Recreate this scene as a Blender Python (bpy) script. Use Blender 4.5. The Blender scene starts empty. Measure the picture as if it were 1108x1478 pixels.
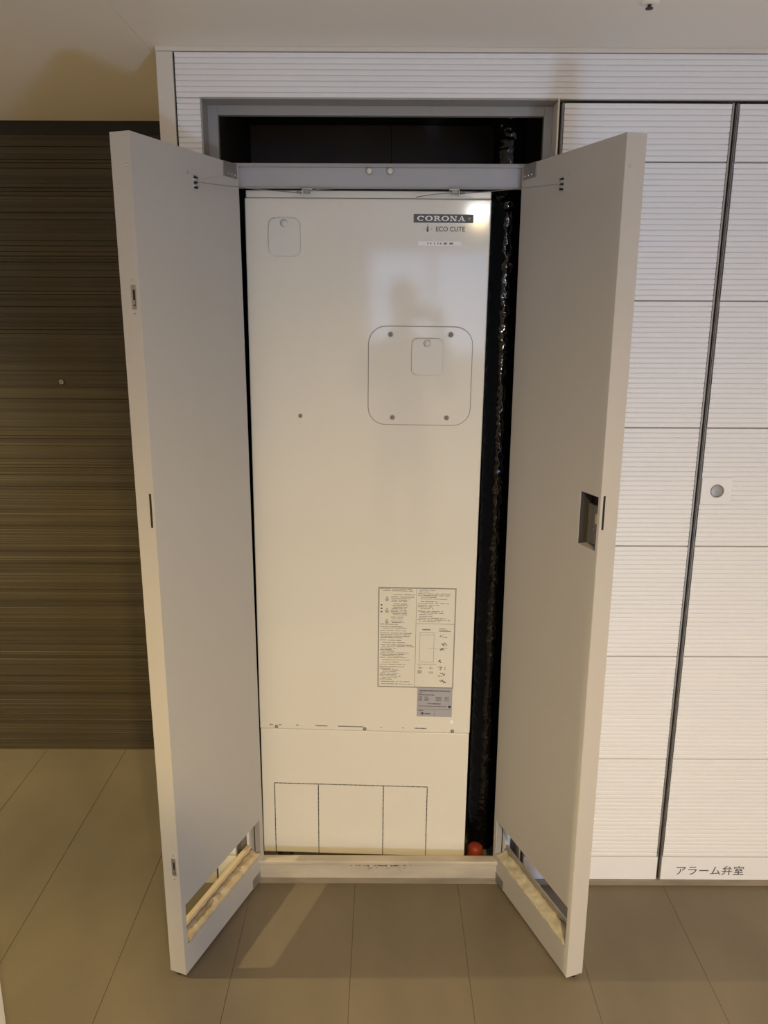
import bpy, bmesh, math, random
from mathutils import Vector, Matrix, noise

random.seed(7)
S = bpy.context.scene
COL = S.collection

# ------------------------------------------------------------------ camera
W_PX, H_PX, F_PX = 1108.0, 1478.0, 1150.41
CAM = Vector((0.0, -2.1777, 1.7685))
PITCH, YAW, ROLL = 0.2457, 0.0004, 0.0042
def make_camera():
    fwd = Vector((math.sin(YAW)*math.cos(PITCH), math.cos(YAW)*math.cos(PITCH), -math.sin(PITCH)))
    rt = Vector((math.cos(YAW), -math.sin(YAW), 0)); up = rt.cross(fwd)
    r2 = rt*math.cos(ROLL) + up*math.sin(ROLL); u2 = up*math.cos(ROLL) - rt*math.sin(ROLL)
    cd = bpy.data.cameras.new('camera'); cam = bpy.data.objects.new('camera', cd); COL.objects.link(cam)
    m = Matrix((r2, u2, -fwd)).transposed().to_4x4(); m.translation = CAM
    cam.matrix_world = m
    cd.sensor_fit = 'HORIZONTAL'; cd.sensor_width = 36.0; cd.lens = F_PX*36.0/W_PX
    cd.clip_start = 0.02
    S.camera = cam
make_camera()

# ------------------------------------------------------------------ world, lights, exposure
world = bpy.data.worlds.new('lamp_lit_surroundings'); S.world = world; world.use_nodes = True
bg = world.node_tree.nodes['Background']
bg.inputs[0].default_value = (1.0, 0.69, 0.285, 1); bg.inputs[1].default_value = 0.66

def lamp(name, kind, loc, energy, color, size=0.1, aim=None, **kw):
    d = bpy.data.lights.new(name, kind); d.energy = energy; d.color = color
    if kind == 'AREA': d.size = size
    else: d.shadow_soft_size = size
    for k, v in kw.items(): setattr(d, k, v)
    o = bpy.data.objects.new(name, d); COL.objects.link(o); o.location = loc
    if aim is not None:
        o.rotation_euler = (Vector(aim)-Vector(loc)).to_track_quat('-Z', 'Y').to_euler()
    return o
# low cool lamp on the corridor floor, behind and right of the viewer (throws the door shadows up onto the ceiling)
lamp('low_lamp', 'POINT', (1.02, -2.95, 0.42), 79, (0.45, 0.65, 0.97), 0.15)
# recessed warm downlights in the corridor ceiling
lamp('downlight_near', 'SPOT', (0.40, -2.93, 2.325), 350, (1.0, 0.70, 0.25), 0.05, (0.40, -2.93, 0), spot_size=math.radians(173), spot_blend=0.7)
lamp('downlight_side', 'SPOT', (-3.1, -0.40, 2.325), 255, (1.0, 0.81, 0.38), 0.03, (-3.1, -0.40, 0), spot_size=math.radians(150), spot_blend=0.35)

S.view_settings.view_transform = 'Standard'; S.view_settings.look = 'None'
S.view_settings.gamma = 1.0; S.view_settings.use_curve_mapping = False
S.view_settings.exposure = 0.0

# ------------------------------------------------------------------ materials
def mat(name, color, rough=0.5, metal=0.0, spec=0.5, vary=0.0, vscale=(8, 8, 8), bump=0.0, bscale=60.0, coat=0.0, color2=None, emit=None, detail=4.0, coord='Object'):
    m = bpy.data.materials.new(name); m.use_nodes = True
    nt = m.node_tree; b = nt.nodes['Principled BSDF']
    b.inputs['Base Color'].default_value = (*color, 1); b.inputs['Roughness'].default_value = rough
    b.inputs['Metallic'].default_value = metal; b.inputs['Specular IOR Level'].default_value = spec
    if coat: b.inputs['Coat Weight'].default_value = coat; b.inputs['Coat Roughness'].default_value = 0.08
    if emit: b.inputs['Emission Color'].default_value = (*emit[0], 1); b.inputs['Emission Strength'].default_value = emit[1]
    tc = None
    if vary or bump:
        tc = nt.nodes.new('ShaderNodeTexCoord')
        if coord == 'World':
            geo = nt.nodes.new('ShaderNodeNewGeometry'); out = geo.outputs['Position']
        else: out = tc.outputs[coord]
        mp = nt.nodes.new('ShaderNodeMapping'); nt.links.new(out, mp.inputs[0]); mp.inputs['Scale'].default_value = vscale
    if vary:
        n = nt.nodes.new('ShaderNodeTexNoise'); n.inputs['Scale'].default_value = 1.0; n.inputs['Detail'].default_value = detail
        nt.links.new(mp.outputs[0], n.inputs['Vector'])
        mr = nt.nodes.new('ShaderNodeMapRange'); mr.inputs[1].default_value = 0.3; mr.inputs[2].default_value = 0.7
        nt.links.new(n.outputs['Fac'], mr.inputs[0])
        mx = nt.nodes.new('ShaderNodeMix'); mx.data_type = 'RGBA'
        c2 = color2 or tuple(c*(1-vary) for c in color)
        mx.inputs[6].default_value = (*color, 1); mx.inputs[7].default_value = (*c2, 1)
        nt.links.new(mr.outputs[0], mx.inputs[0]); nt.links.new(mx.outputs[2], b.inputs['Base Color'])
    if bump:
        n2 = nt.nodes.new('ShaderNodeTexNoise'); n2.inputs['Scale'].default_value = bscale; n2.inputs['Detail'].default_value = 3
        nt.links.new(out, n2.inputs['Vector'])
        bp = nt.nodes.new('ShaderNodeBump'); bp.inputs['Strength'].default_value = bump; bp.inputs['Distance'].default_value = 0.002
        nt.links.new(n2.outputs['Fac'], bp.inputs['Height']); nt.links.new(bp.outputs[0], b.inputs['Normal'])
    return m
M = {
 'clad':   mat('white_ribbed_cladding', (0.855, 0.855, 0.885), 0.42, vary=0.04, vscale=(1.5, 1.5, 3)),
 'trimw':  mat('white_corner_trim', (0.72, 0.68, 0.62), 0.5, vary=0.05, vscale=(3, 3, 2)),
 'ceil':   mat('ceiling_board', (0.90, 0.86, 0.81), 0.85, vary=0.04, vscale=(1.2, 1.2, 1)),
 'floor':  mat('grey_brown_vinyl_tile', (0.188, 0.156, 0.117), 0.55, spec=0.35, vary=0.22, vscale=(4, 2.2, 4), bump=0.15, bscale=160, coord='World'),
 'grout':  mat('floor_joint', (0.150, 0.124, 0.092), 0.8, vary=0.2),
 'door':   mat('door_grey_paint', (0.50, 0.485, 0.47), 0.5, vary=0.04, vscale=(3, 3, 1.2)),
 'edge':   mat('door_edge_paint', (0.56, 0.52, 0.475), 0.45, vary=0.05, vscale=(4, 4, 2)),
 'frame':  mat('grey_frame_steel', (0.34, 0.33, 0.325), 0.42, vary=0.06, vscale=(4, 4, 4)),
 'beam':   mat('transom_steel', (0.41, 0.41, 0.435), 0.4, vary=0.08, vscale=(6, 6, 10)),
 'alu':    mat('dull_aluminium', (0.42, 0.40, 0.38), 0.38, metal=0.6, vary=0.1, vscale=(20, 20, 4)),
 'chrome': mat('bright_metal', (0.72, 0.72, 0.74), 0.18, metal=1.0, vary=0.05, vscale=(30, 30, 30)),
 'plate':  mat('bracket_steel', (0.30, 0.29, 0.28), 0.42, metal=0.5, vary=0.1, vscale=(30, 30, 30)),
 'black':  mat('black_gap', (0.012, 0.011, 0.011), 0.7, vary=0.2),
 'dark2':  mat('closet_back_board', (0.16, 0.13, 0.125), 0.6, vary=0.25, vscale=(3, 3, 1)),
 'shadel':mat('flap_shade_pale', (0.44, 0.42, 0.39), 0.6, vary=0.05),
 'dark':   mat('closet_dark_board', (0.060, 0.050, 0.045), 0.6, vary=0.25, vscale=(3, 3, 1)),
 'tank':   mat('tank_white_enamel', (0.775, 0.742, 0.668), 0.085, spec=0.5, vary=0.02, vscale=(1, 1, 1)),
 'cover':  mat('tank_cover_plastic', (0.72, 0.69, 0.64), 0.33, vary=0.02, vscale=(4, 4, 4)),
 'gasket': mat('cover_gasket_grey', (0.27, 0.25, 0.23), 0.6, vary=0.05),
 'ink':    mat('print_ink', (0.055, 0.045, 0.04), 0.6, vary=0.1),
 'inkl':   mat('print_ink_light', (0.30, 0.26, 0.22), 0.6, vary=0.2, vscale=(60, 60, 60)),
 'paper':  mat('caution_label_film', (0.76, 0.72, 0.63), 0.4, vary=0.03),
 'silver': mat('rating_label_silver', (0.42, 0.41, 0.45), 0.35, metal=0.1, vary=0.05),
 'logo':   mat('logo_charcoal', (0.085, 0.08, 0.078), 0.4, vary=0.05),
 'sticker':mat('white_sticker', (0.92, 0.91, 0.92), 0.4, vary=0.02),
 'wrap':   mat('black_poly_wrap', (0.004, 0.004, 0.005), 0.07, spec=0.5, vary=0.1),
 'red':    mat('red_rubber', (0.34, 0.05, 0.028), 0.5, vary=0.15, vscale=(40, 40, 40)),
 'wood':   mat('pale_pine_batten', (0.78, 0.63, 0.42), 0.6, vary=0.15, vscale=(4, 60, 60)),
 'fill':   mat('rough_filler', (0.46, 0.35, 0.215), 0.8, vary=0.45, vscale=(40, 30, 40), color2=(0.62, 0.54, 0.42), bump=0.6, bscale=120),
 'fillg':  mat('rough_filler_grey', (0.40, 0.36, 0.29), 0.8, vary=0.35, vscale=(40, 30, 40), color2=(0.58, 0.53, 0.42), bump=0.6, bscale=120),
 'sill':   mat('worn_white_sill', (0.56, 0.50, 0.42), 0.5, vary=0.30, vscale=(6, 10, 16), detail=6),
 'base':   mat('base_strip', (0.30, 0.25, 0.19), 0.5, vary=0.3, vscale=(9, 9, 30)),
 'brown':  mat('dark_brown_slat', (0.075, 0.057, 0.034), 0.55, vary=0.5, vscale=(0.8, 1, 45), coord='World', detail=3),
 'brownd': mat('dark_brown_frame', (0.013, 0.0105, 0.008), 0.5, vary=0.3),
 'rust':   mat('rust_stain', (0.10, 0.06, 0.03), 0.8, vary=0.4, vscale=(90, 90, 90)),
 'glass':  mat('viewer_glass', (0.35, 0.33, 0.30), 0.1, vary=0.1),
 'wallw':  mat('painted_wall', (0.66, 0.62, 0.56), 0.8, vary=0.04, vscale=(2, 2, 2)),
}

# ------------------------------------------------------------------ helpers
def link(name, me, m, parent=None, loc=None, rot=None):
    o = bpy.data.objects.new(name, me); COL.objects.link(o)
    if m is not None and len(me.materials) == 0: me.materials.append(M[m])
    if parent is not None: o.parent = parent
    if loc is not None: o.location = loc
    if rot is not None: o.rotation_euler = rot
    return o
def empty(name, loc=(0, 0, 0), rot=(0, 0, 0)):
    o = bpy.data.objects.new(name, None); COL.objects.link(o); o.location = loc; o.rotation_euler = rot
    o.empty_display_size = 0.05
    return o
def tag(o, label, cat, group=None, kind=None):
    o['label'] = label; o['category'] = cat
    if group: o['group'] = group
    if kind: o['kind'] = kind
    return o
def tomesh(bm, name='m', smooth=False):
    bmesh.ops.recalc_face_normals(bm, faces=bm.faces)
    me = bpy.data.meshes.new(name); bm.to_mesh(me); bm.free()
    if smooth: me.polygons.foreach_set('use_smooth', [True]*len(me.polygons))
    return me
def addbox(bm, x0, x1, y0, y1, z0, z1):
    v = [bm.verts.new(c) for c in ((x0,y0,z0),(x1,y0,z0),(x1,y1,z0),(x0,y1,z0),(x0,y0,z1),(x1,y0,z1),(x1,y1,z1),(x0,y1,z1))]
    for f in ((0,3,2,1),(4,5,6,7),(0,1,5,4),(1,2,6,5),(2,3,7,6),(3,0,4,7)): bm.faces.new([v[i] for i in f])
def box(name, x0, x1, y0, y1, z0, z1, m, parent=None, bev=0.0, seg=2):
    bm = bmesh.new(); addbox(bm, *sorted((x0,x1)), *sorted((y0,y1)), *sorted((z0,z1)))
    if bev: bmesh.ops.bevel(bm, geom=bm.edges[:], offset=bev, segments=seg, affect='EDGES', profile=0.5)
    return link(name, tomesh(bm, name), m, parent)
def boxes(name, lst, m, parent=None, bev=0.0):
    bm = bmesh.new()
    for b in lst: addbox(bm, *b)
    if bev: bmesh.ops.bevel(bm, geom=bm.edges[:], offset=bev, segments=1, affect='EDGES')
    return link(name, tomesh(bm, name), m, parent)
def lathe_mesh(prof, seg=20, axis='Z', name='lathe'):
    """prof: list of (r, h) from start to end; closed ends where r == 0"""
    bm = bmesh.new(); rings = []
    for r, h in prof:
        if r < 1e-7: rings.append([bm.verts.new((0, 0, h))])
        else: rings.append([bm.verts.new((r*math.cos(2*math.pi*i/seg), r*math.sin(2*math.pi*i/seg), h)) for i in range(seg)])
    for a, b in zip(rings[:-1], rings[1:]):
        for i in range(seg):
            j = (i+1) % seg
            if len(a) == 1 and len(b) > 1: bm.faces.new((a[0], b[i], b[j]))
            elif len(b) == 1 and len(a) > 1: bm.faces.new((a[i], a[j], b[0]))
            elif len(a) > 1: bm.faces.new((a[i], a[j], b[j], b[i]))
    if axis == '-Y': bmesh.ops.rotate(bm, verts=bm.verts, matrix=Matrix.Rotation(math.radians(90), 3, 'X'))
    if axis == 'X': bmesh.ops.rotate(bm, verts=bm.verts, matrix=Matrix.Rotation(math.radians(90), 3, 'Y'))
    if axis == 'Y': bmesh.ops.rotate(bm, verts=bm.verts, matrix=Matrix.Rotation(math.radians(-90), 3, 'X'))
    return tomesh(bm, name, True)
def tube_mesh(pts, r, seg=8):
    bm = bmesh.new(); rings = []
    pts = [Vector(p) for p in pts]
    for i, p in enumerate(pts):
        t = (pts[min(i+1, len(pts)-1)] - pts[max(i-1, 0)]).normalized()
        a = t.cross(Vector((0, 0, 1)))
        if a.length < 1e-3: a = t.cross(Vector((1, 0, 0)))
        a.normalize(); b = t.cross(a)
        rings.append([bm.verts.new(p + a*r*math.cos(2*math.pi*k/seg) + b*r*math.sin(2*math.pi*k/seg)) for k in range(seg)])
    for A, B in zip(rings[:-1], rings[1:]):
        for k in range(seg): bm.faces.new((A[k], A[(k+1) % seg], B[(k+1) % seg], B[k]))
    bm.faces.new(rings[0][::-1]); bm.faces.new(rings[-1])
    return tomesh(bm, 'tube', True)
def rrect(x0, x1, z0, z1, r, n=6):
    pts = []
    for cx, cz, a0 in ((x1-r, z1-r, 0), (x0+r, z1-r, 90), (x0+r, z0+r, 180), (x1-r, z0+r, 270)):
        for i in range(n+1):
            a = math.radians(a0 + 90*i/n); pts.append((cx + r*math.cos(a), cz + r*math.sin(a)))
    return pts
def prism_y(name, poly, y0, y1, m, parent=None, bev=0.0):
    """polygon in xz extruded from y0 (front, smaller) to y1"""
    bm = bmesh.new()
    a = [bm.verts.new((x, y0, z)) for x, z in poly]; b = [bm.verts.new((x, y1, z)) for x, z in poly]
    f = bm.faces.new(a); bm.faces.new(b[::-1]); n = len(poly)
    for i in range(n): bm.faces.new((a[i], b[i], b[(i+1) % n], a[(i+1) % n]))
    if bev: bmesh.ops.bevel(bm, geom=list(f.edges), offset=bev, segments=2, affect='EDGES')
    return link(name, tomesh(bm, name), m, parent)

# ribbed board: horizontal ribs, front toward -y at y=0, thickness th, origin at lower left
_rib = {}
def ribbed_mesh(w, h, pitch=0.01355, depth=0.0032, th=0.010, cap=0.0016, profile=None):
    key = (round(w, 4), round(h, 4), th)
    if profile is None and key in _rib: return _rib[key]
    prof = []
    if profile is None:
        n = max(1, round(h/pitch)); p = h/n
        for i in range(n):
            for t, d in ((0.0, depth), (0.05, depth*0.80), (0.11, depth*0.22), (0.22, depth*0.03), (0.55, 0.0), (0.86, depth*0.04), (0.95, depth*0.30)):
                prof.append((p*(i+t), d))
        prof.append((h, depth))
        prof[0] = (0.0, th*0.6); prof.insert(1, (cap*0.5, th*0.6)); prof.insert(2, (cap*0.6, depth*0.6)); prof[-1] = (h, th*0.6)
        prof.sort(key=lambda q: q[0])
    else: prof = profile
    bm = bmesh.new(); L = []; R = []
    for z, d in prof:
        L.append(bm.verts.new((0, d, z))); R.append(bm.verts.new((w, d, z)))
    for i in range(len(prof)-1): bm.faces.new((L[i], R[i], R[i+1], L[i+1]))
    bl = [bm.verts.new(c) for c in ((0, th, 0), (w, th, 0), (w, th, h), (0, th, h))]
    bm.faces.new((bl[1], bl[0], bl[3], bl[2]))
    bm.faces.new((L[0], bl[0], bl[1], R[0])); bm.faces.new((L[-1], R[-1], bl[2], bl[3]))
    bm.faces.new(L + [bl[3], bl[0]]); bm.faces.new(R[::-1] + [bl[1], bl[2]])
    bmesh.ops.triangulate(bm, faces=[f for f in bm.faces if len(f.verts) > 4])
    me = tomesh(bm, 'ribbed_board')
    if profile is None: _rib[key] = me
    return me
BOARDS = [(0.103, 0.446), (0.448, 0.784), (0.786, 1.1235), (1.1255, 1.462), (1.464, 1.799), (1.801, 2.1395), (2.1415, 2.277)]

def slab_with_holes(w, t, z0, z1, holes, s):
    """slab in local x (0..w), y (0..s*t), z; holes = [(x0,x1,z0,z1)] cut right through"""
    xs = sorted({0.0, w, *[h[0] for h in holes], *[h[1] for h in holes]})
    zs = sorted({z0, z1, *[h[2] for h in holes], *[h[3] for h in holes]})
    def solid(i, j):
        if i < 0 or j < 0 or i >= len(xs)-1 or j >= len(zs)-1: return False
        cx = (xs[i]+xs[i+1])/2; cz = (zs[j]+zs[j+1])/2
        return not any(h[0] < cx < h[1] and h[2] < cz < h[3] for h in holes)
    bm = bmesh.new(); vc = {}
    def V(i, k, j):
        if (i, k, j) not in vc: vc[(i, k, j)] = bm.verts.new((xs[i], (0, s*t)[k], zs[j]))
        return vc[(i, k, j)]
    for i in range(len(xs)-1):
        for j in range(len(zs)-1):
            if not solid(i, j): continue
            for k in (0, 1): bm.faces.new((V(i,k,j), V(i+1,k,j), V(i+1,k,j+1), V(i,k,j+1)))
            if not solid(i-1, j): bm.faces.new((V(i,0,j), V(i,1,j), V(i,1,j+1), V(i,0,j+1)))
            if not solid(i+1, j): bm.faces.new((V(i+1,0,j), V(i+1,1,j), V(i+1,1,j+1), V(i+1,0,j+1)))
            if not solid(i, j-1): bm.faces.new((V(i,0,j), V(i+1,0,j), V(i+1,1,j), V(i,1,j)))
            if not solid(i, j+1): bm.faces.new((V(i,0,j+1), V(i+1,0,j+1), V(i+1,1,j+1), V(i,1,j+1)))
    return tomesh(bm, 'slab')

# ------------------------------------------------------------------ floor and ceiling
X0, X1, Y0, Y1, H = -4.6, 4.2, -4.6, 0.794, 2.4
floor = box('floor', X0, X1, Y0, Y1+0.04, -0.03, -0.0016, 'grout')
tag(floor, 'grey-brown tiled corridor floor in front of the open closet', 'floor', kind='structure')
TW, TL, J = 0.3265, 0.653, 0.0012
bm = bmesh.new(); addbox(bm, J/2, TW-J/2, J*0.2, TL-J*0.2, -0.008, 0.0)
bmesh.ops.bevel(bm, geom=[e for e in bm.edges if e.verts[0].co.z > -0.001 and e.verts[1].co.z > -0.001], offset=0.0008, segments=1, affect='EDGES')
tile_me = tomesh(bm, 'tile')
xi = -0.0865 - 14*TW
i = 0
while xi + i*TW < X1 - 0.01:
    for j in range(9):
        y = -0.645 - 6*TL + j*TL + 0.0
        if y > Y1: continue
        o = link('tile', tile_me, 'floor', floor, (xi + i*TW, y, 0))
        if y + TL > Y1: o.scale = (1, (Y1 - y)/TL, 1)
    i += 1
ceil = box('ceiling', X0, X1, Y0, Y1+0.04, 2.415, 2.44, 'grout')
tag(ceil, 'plain off-white corridor ceiling above the closet and doorway', 'ceiling', kind='structure')
box('ceiling_board', X0, -0.5865, Y0, Y1+0.04, 2.4, 2.416, 'ceil', ceil)
box('ceiling_board', -0.5855, X1, Y0, Y1+0.04, 2.4, 2.416, 'ceil', ceil)

# sprinkler head on the ceiling
sp = empty('sprinkler_head', (0.552, -0.30, 2.4))
tag(sp, 'tiny dark sprinkler head on the ceiling above the right closet door', 'sprinkler')
link('escutcheon', lathe_mesh([(0, 0), (0.020, 0), (0.020, -0.002), (0.010, -0.005), (0, -0.005)]), 'ceil', sp)
link('deflector', lathe_mesh([(0, -0.005), (0.004, -0.005), (0.004, -0.010), (0.008, -0.011), (0.008, -0.013), (0, -0.014)], 12), 'ink', sp)

# ------------------------------------------------------------------ white front wall
wf = empty('wall_front')
tag(wf, 'white ribbed cladding wall around the closet opening', 'wall', kind='structure')
box('corner_post', -0.5664, -0.4625, 0.012, 0.794, 0, 2.4, 'wallw', wf)
box('corner_trim', -0.5664, -0.5255, 0.0, 0.0125, 0.0, 2.389, 'trimw', wf, 0.0012)
box('joint_backing', -0.5255, -0.459, 0.0105, 0.0118, 0.0, 2.389, 'black', wf)
box('top_trim', -0.5664, X1, -0.003, 0.012, 2.3895, 2.4, 'trimw', wf, 0.001)
box('fascia_backing', -0.459, X1, 0.0105, 0.075, 2.2885, 2.3895, 'wallw', wf)
link('ribbed_fascia', ribbed_mesh(X1+0.5205, 0.1035), 'clad', wf, (-0.5205, 0, 2.285))
for z0, z1 in BOARDS[:6] + [(2.1415, 2.2848)]:
    link('ribbed_board', ribbed_mesh(0.0595, z1-z0), 'clad', wf, (-0.5205, 0, z0))
box('plain_board', -0.5205, -0.461, 0.0005, 0.010, 0.0193, 0.1005, 'clad', wf, 0.0008)
box('upper_wall', X1-0.01, X1, 0, 0.8, 0, 2.4, 'wallw', wf)

bs = box('baseboard_front', 0.4345, X1, -0.004, 0.012, 0.0, 0.0188, 'base', None, 0.001)
tag(bs, 'low worn grey-brown base strip under the white ribbed doors', 'baseboard', kind='structure')

# closed ribbed doors to the right of the opening
def ribbed_door(name, x0, x1, label):
    d = empty(name, (x0, 0, 0.0193)); tag(d, label, 'door', kind='structure')
    w = x1-x0; hgt = 2.2785-0.0193
    box('leaf_core', 0.0, w, 0.0095, 0.044, 0.0, hgt, 'plate', d, 0.001)
    box('edge_strip', w-0.0065, w-0.002, 0.002, 0.0095, 0.0, hgt, 'alu', d)
    box('edge_strip', 0.0015, 0.0040, 0.0045, 0.0095, 0.0, hgt, 'plate', d)
    for z0, z1 in BOARDS:
        link('ribbed_board', ribbed_mesh(w-0.014, z1-z0), 'clad', d, (0.0055, 0, z0-0.0193))
    box('plain_board', 0.004, w-0.004, 0.0005, 0.010, 0.0, 0.0815, 'clad', d, 0.0008)
    return d
d3 = ribbed_door('door_3', 0.4425, 0.8745, 'closed white ribbed door half hidden behind the right open closet door')
d4 = ribbed_door('door_4', 0.8805, 1.3165, 'closed white ribbed door with round lock and Japanese lettering, at right edge')
box('door_backing', 0.435, 1.33, 0.050, 0.060, 0.0, 2.30, 'black', wf)
boxes('end_wall', [(1.322, X1, 0.0, 0.05, 0.0193, 2.285)], 'clad', wf)
# lock on door_4
lk = empty('lock', (0.0485, 0, 1.2675)); lk.parent = d4
box('lock_plate', -0.0425, 0.0425, -0.004, 0.004, -0.0385, 0.0385, 'clad', lk, 0.0012)
link('lock_cylinder', lathe_mesh([(0, 0.0045), (0.0144, 0.0045), (0.0150, 0.0044), (0.0165, 0.004), (0.0165, 0.0)], 28, '-Y'), 'alu', lk, (0.001, -0.004 + 0.0035, 0.001))
link('lock_ring', lathe_mesh([(0.0165, 0.0), (0.0185, 0.0), (0.0185, 0.004), (0.0165, 0.0055), (0.0165, 0.0)], 28, '-Y'), 'alu', lk, (0.001, -0.004, 0.001))

def text_mesh(body, size, ext=0.0002, offset=0.0, wid=None, align='CENTER'):
    cu = bpy.data.curves.new('txt', 'FONT'); cu.body = body; cu.size = size; cu.extrude = ext; cu.offset = offset
    cu.align_x = align; cu.resolution_u = 3
    o = bpy.data.objects.new('txt', cu); COL.objects.link(o)
    dg = bpy.context.evaluated_depsgraph_get(); dg.update()
    me = bpy.data.meshes.new_from_object(o.evaluated_get(dg))
    me.materials.clear()
    bpy.data.objects.remove(o); bpy.data.curves.remove(cu)
    me.transform(Matrix.Rotation(math.radians(90), 4, 'X'))
    if wid and len(me.vertices):
        xs = [v.co.x for v in me.vertices]; zs = [v.co.z for v in me.vertices]
        sx = wid/(max(xs)-min(xs)); cx = (max(xs)+min(xs))/2; cz = (max(zs)+min(zs))/2
        me.transform(Matrix.Translation((-cx, 0, -cz))); me.transform(Matrix.Diagonal((sx, 1, 1, 1)))
    return me
lt = link('lettering', text_mesh('アラーム弁室', 0.036, 0.0003, 0.0, 0.214), 'logo', d4, (1.040-0.8805, 0.0000, 0.0535-0.0193))
lt['label'] = 'dark grey Japanese lettering'

# ------------------------------------------------------------------ closet interior
wi = empty('wall_closet')
tag(wi, 'dark closet interior seen above the transom around the tank', 'wall', kind='structure')
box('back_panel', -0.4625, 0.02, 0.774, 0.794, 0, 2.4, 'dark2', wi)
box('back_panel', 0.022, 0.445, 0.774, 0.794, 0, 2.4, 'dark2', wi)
box('leak_backing', -0.5664, 2.2, 0.7945, 0.82, -0.02, 2.42, 'black', wi)  # black backing added to stop world light leaking through the panel gap
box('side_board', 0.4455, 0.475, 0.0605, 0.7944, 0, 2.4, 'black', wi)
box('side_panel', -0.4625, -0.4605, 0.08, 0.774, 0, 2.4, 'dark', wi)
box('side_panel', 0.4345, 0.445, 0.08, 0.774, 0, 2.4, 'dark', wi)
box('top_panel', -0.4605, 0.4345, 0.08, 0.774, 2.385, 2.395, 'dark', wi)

# steel frame of the opening
fr = empty('trim_1'); tag(fr, 'grey steel frame lining the closet opening', 'door frame', kind='structure')
box('jamb', -0.4622, -0.4575, -0.0015, 0.078, 0, 2.2865, 'frame', fr, 0.0008)
box('jamb', 0.4306, 0.4353, -0.0015, 0.078, 0, 2.2865, 'trimw', fr, 0.0008)
box('head', -0.4575, 0.4306, -0.0015, 0.078, 2.2822, 2.2865, 'frame', fr, 0.0008)
box('stop', -0.4575, -0.4315, 0.059, 0.078, 0.05, 2.2822, 'frame', fr, 0.001)
box('stop', 0.4090, 0.4306, 0.059, 0.078, 0.05, 2.2822, 'frame', fr, 0.001)
box('stop', -0.4315, 0.4090, 0.059, 0.078, 2.2590, 2.2822, 'frame', fr, 0.001)
# transom
tr = empty('trim_2'); tag(tr, 'pale grey steel transom bar between the tops of the open doors', 'transom', kind='structure')
box('bar', -0.4312, 0.4088, 0.0545, 0.0775, 2.0840, 2.1385, 'beam', tr, 0.0015)
box('top_lip', -0.4312, 0.4088, 0.0490, 0.0600, 2.1335, 2.1430, 'frame', tr, 0.001)
box('seal_strip', -0.4312, 0.4088, 0.0500, 0.0560, 2.0815, 2.0850, 'frame', tr, 0.0005)
for x in (-0.041, 0.013):
    b_ = link('stop_button', lathe_mesh([(0, 0.014), (0.0062, 0.0135), (0.0072, 0.012), (0.0072, 0)], 16, '-Y'), 'trimw', tr, (x, 0.0545, 2.1240))
    link('button_collar', lathe_mesh([(0.0072, 0.0), (0.0090, 0.0), (0.0088, 0.003), (0.0072, 0.003)], 16, '-Y'), 'frame', b_)

# sill
si = empty('trim_3'); tag(si, 'worn off-white raised sill at the foot of the closet opening', 'sill', kind='structure')
box('sill_face', -0.4570, 0.4300, 0.0015, 0.028, 0.019, 0.072, 'sill', si, 0.002)
box('sill_lip', -0.4570, 0.4300, -0.0025, 0.030, 0.0695, 0.0835, 'sill', si, 0.003)
box('seal_strip', -0.4570, 0.4300, 0.000, 0.026, 0.0, 0.019, 'base', si, 0.001)
for x in (-0.036, 0.020):
    link('stop_button', lathe_mesh([(0, 0.009), (0.0055, 0.0085), (0.0065, 0.007), (0.0065, 0)], 16, '-Y'), 'sill', si, (x, 0.0015, 0.0655))
bm = bmesh.new()
for k in range(70):
    x = random.gauss(0.0, 0.050); z = 0.0672 - abs(random.gauss(0, 0.0016)) - (random.random()**6)*0.02; r = random.uniform(0.0003, 0.0013)
    z = max(0.03, min(z, 0.0690))
    vs = [bm.verts.new((x + (4.5*r if z > 0.064 else r)*math.cos(a*math.pi/3 + k), 0.0012, z + r*math.sin(a*math.pi/3 + k))) for a in range(6)]
    vs2 = [bm.verts.new((v.co.x, 0.0020, v.co.z)) for v in vs]
    bm.faces.new(vs); bm.faces.new(vs2[::-1])
    for a in range(6): bm.faces.new((vs[a], vs2[a], vs2[(a+1) % 6], vs[(a+1) % 6]))
st = link('rust_stain', tomesh(bm), 'rust', si); st['kind'] = 'stuff'

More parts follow.
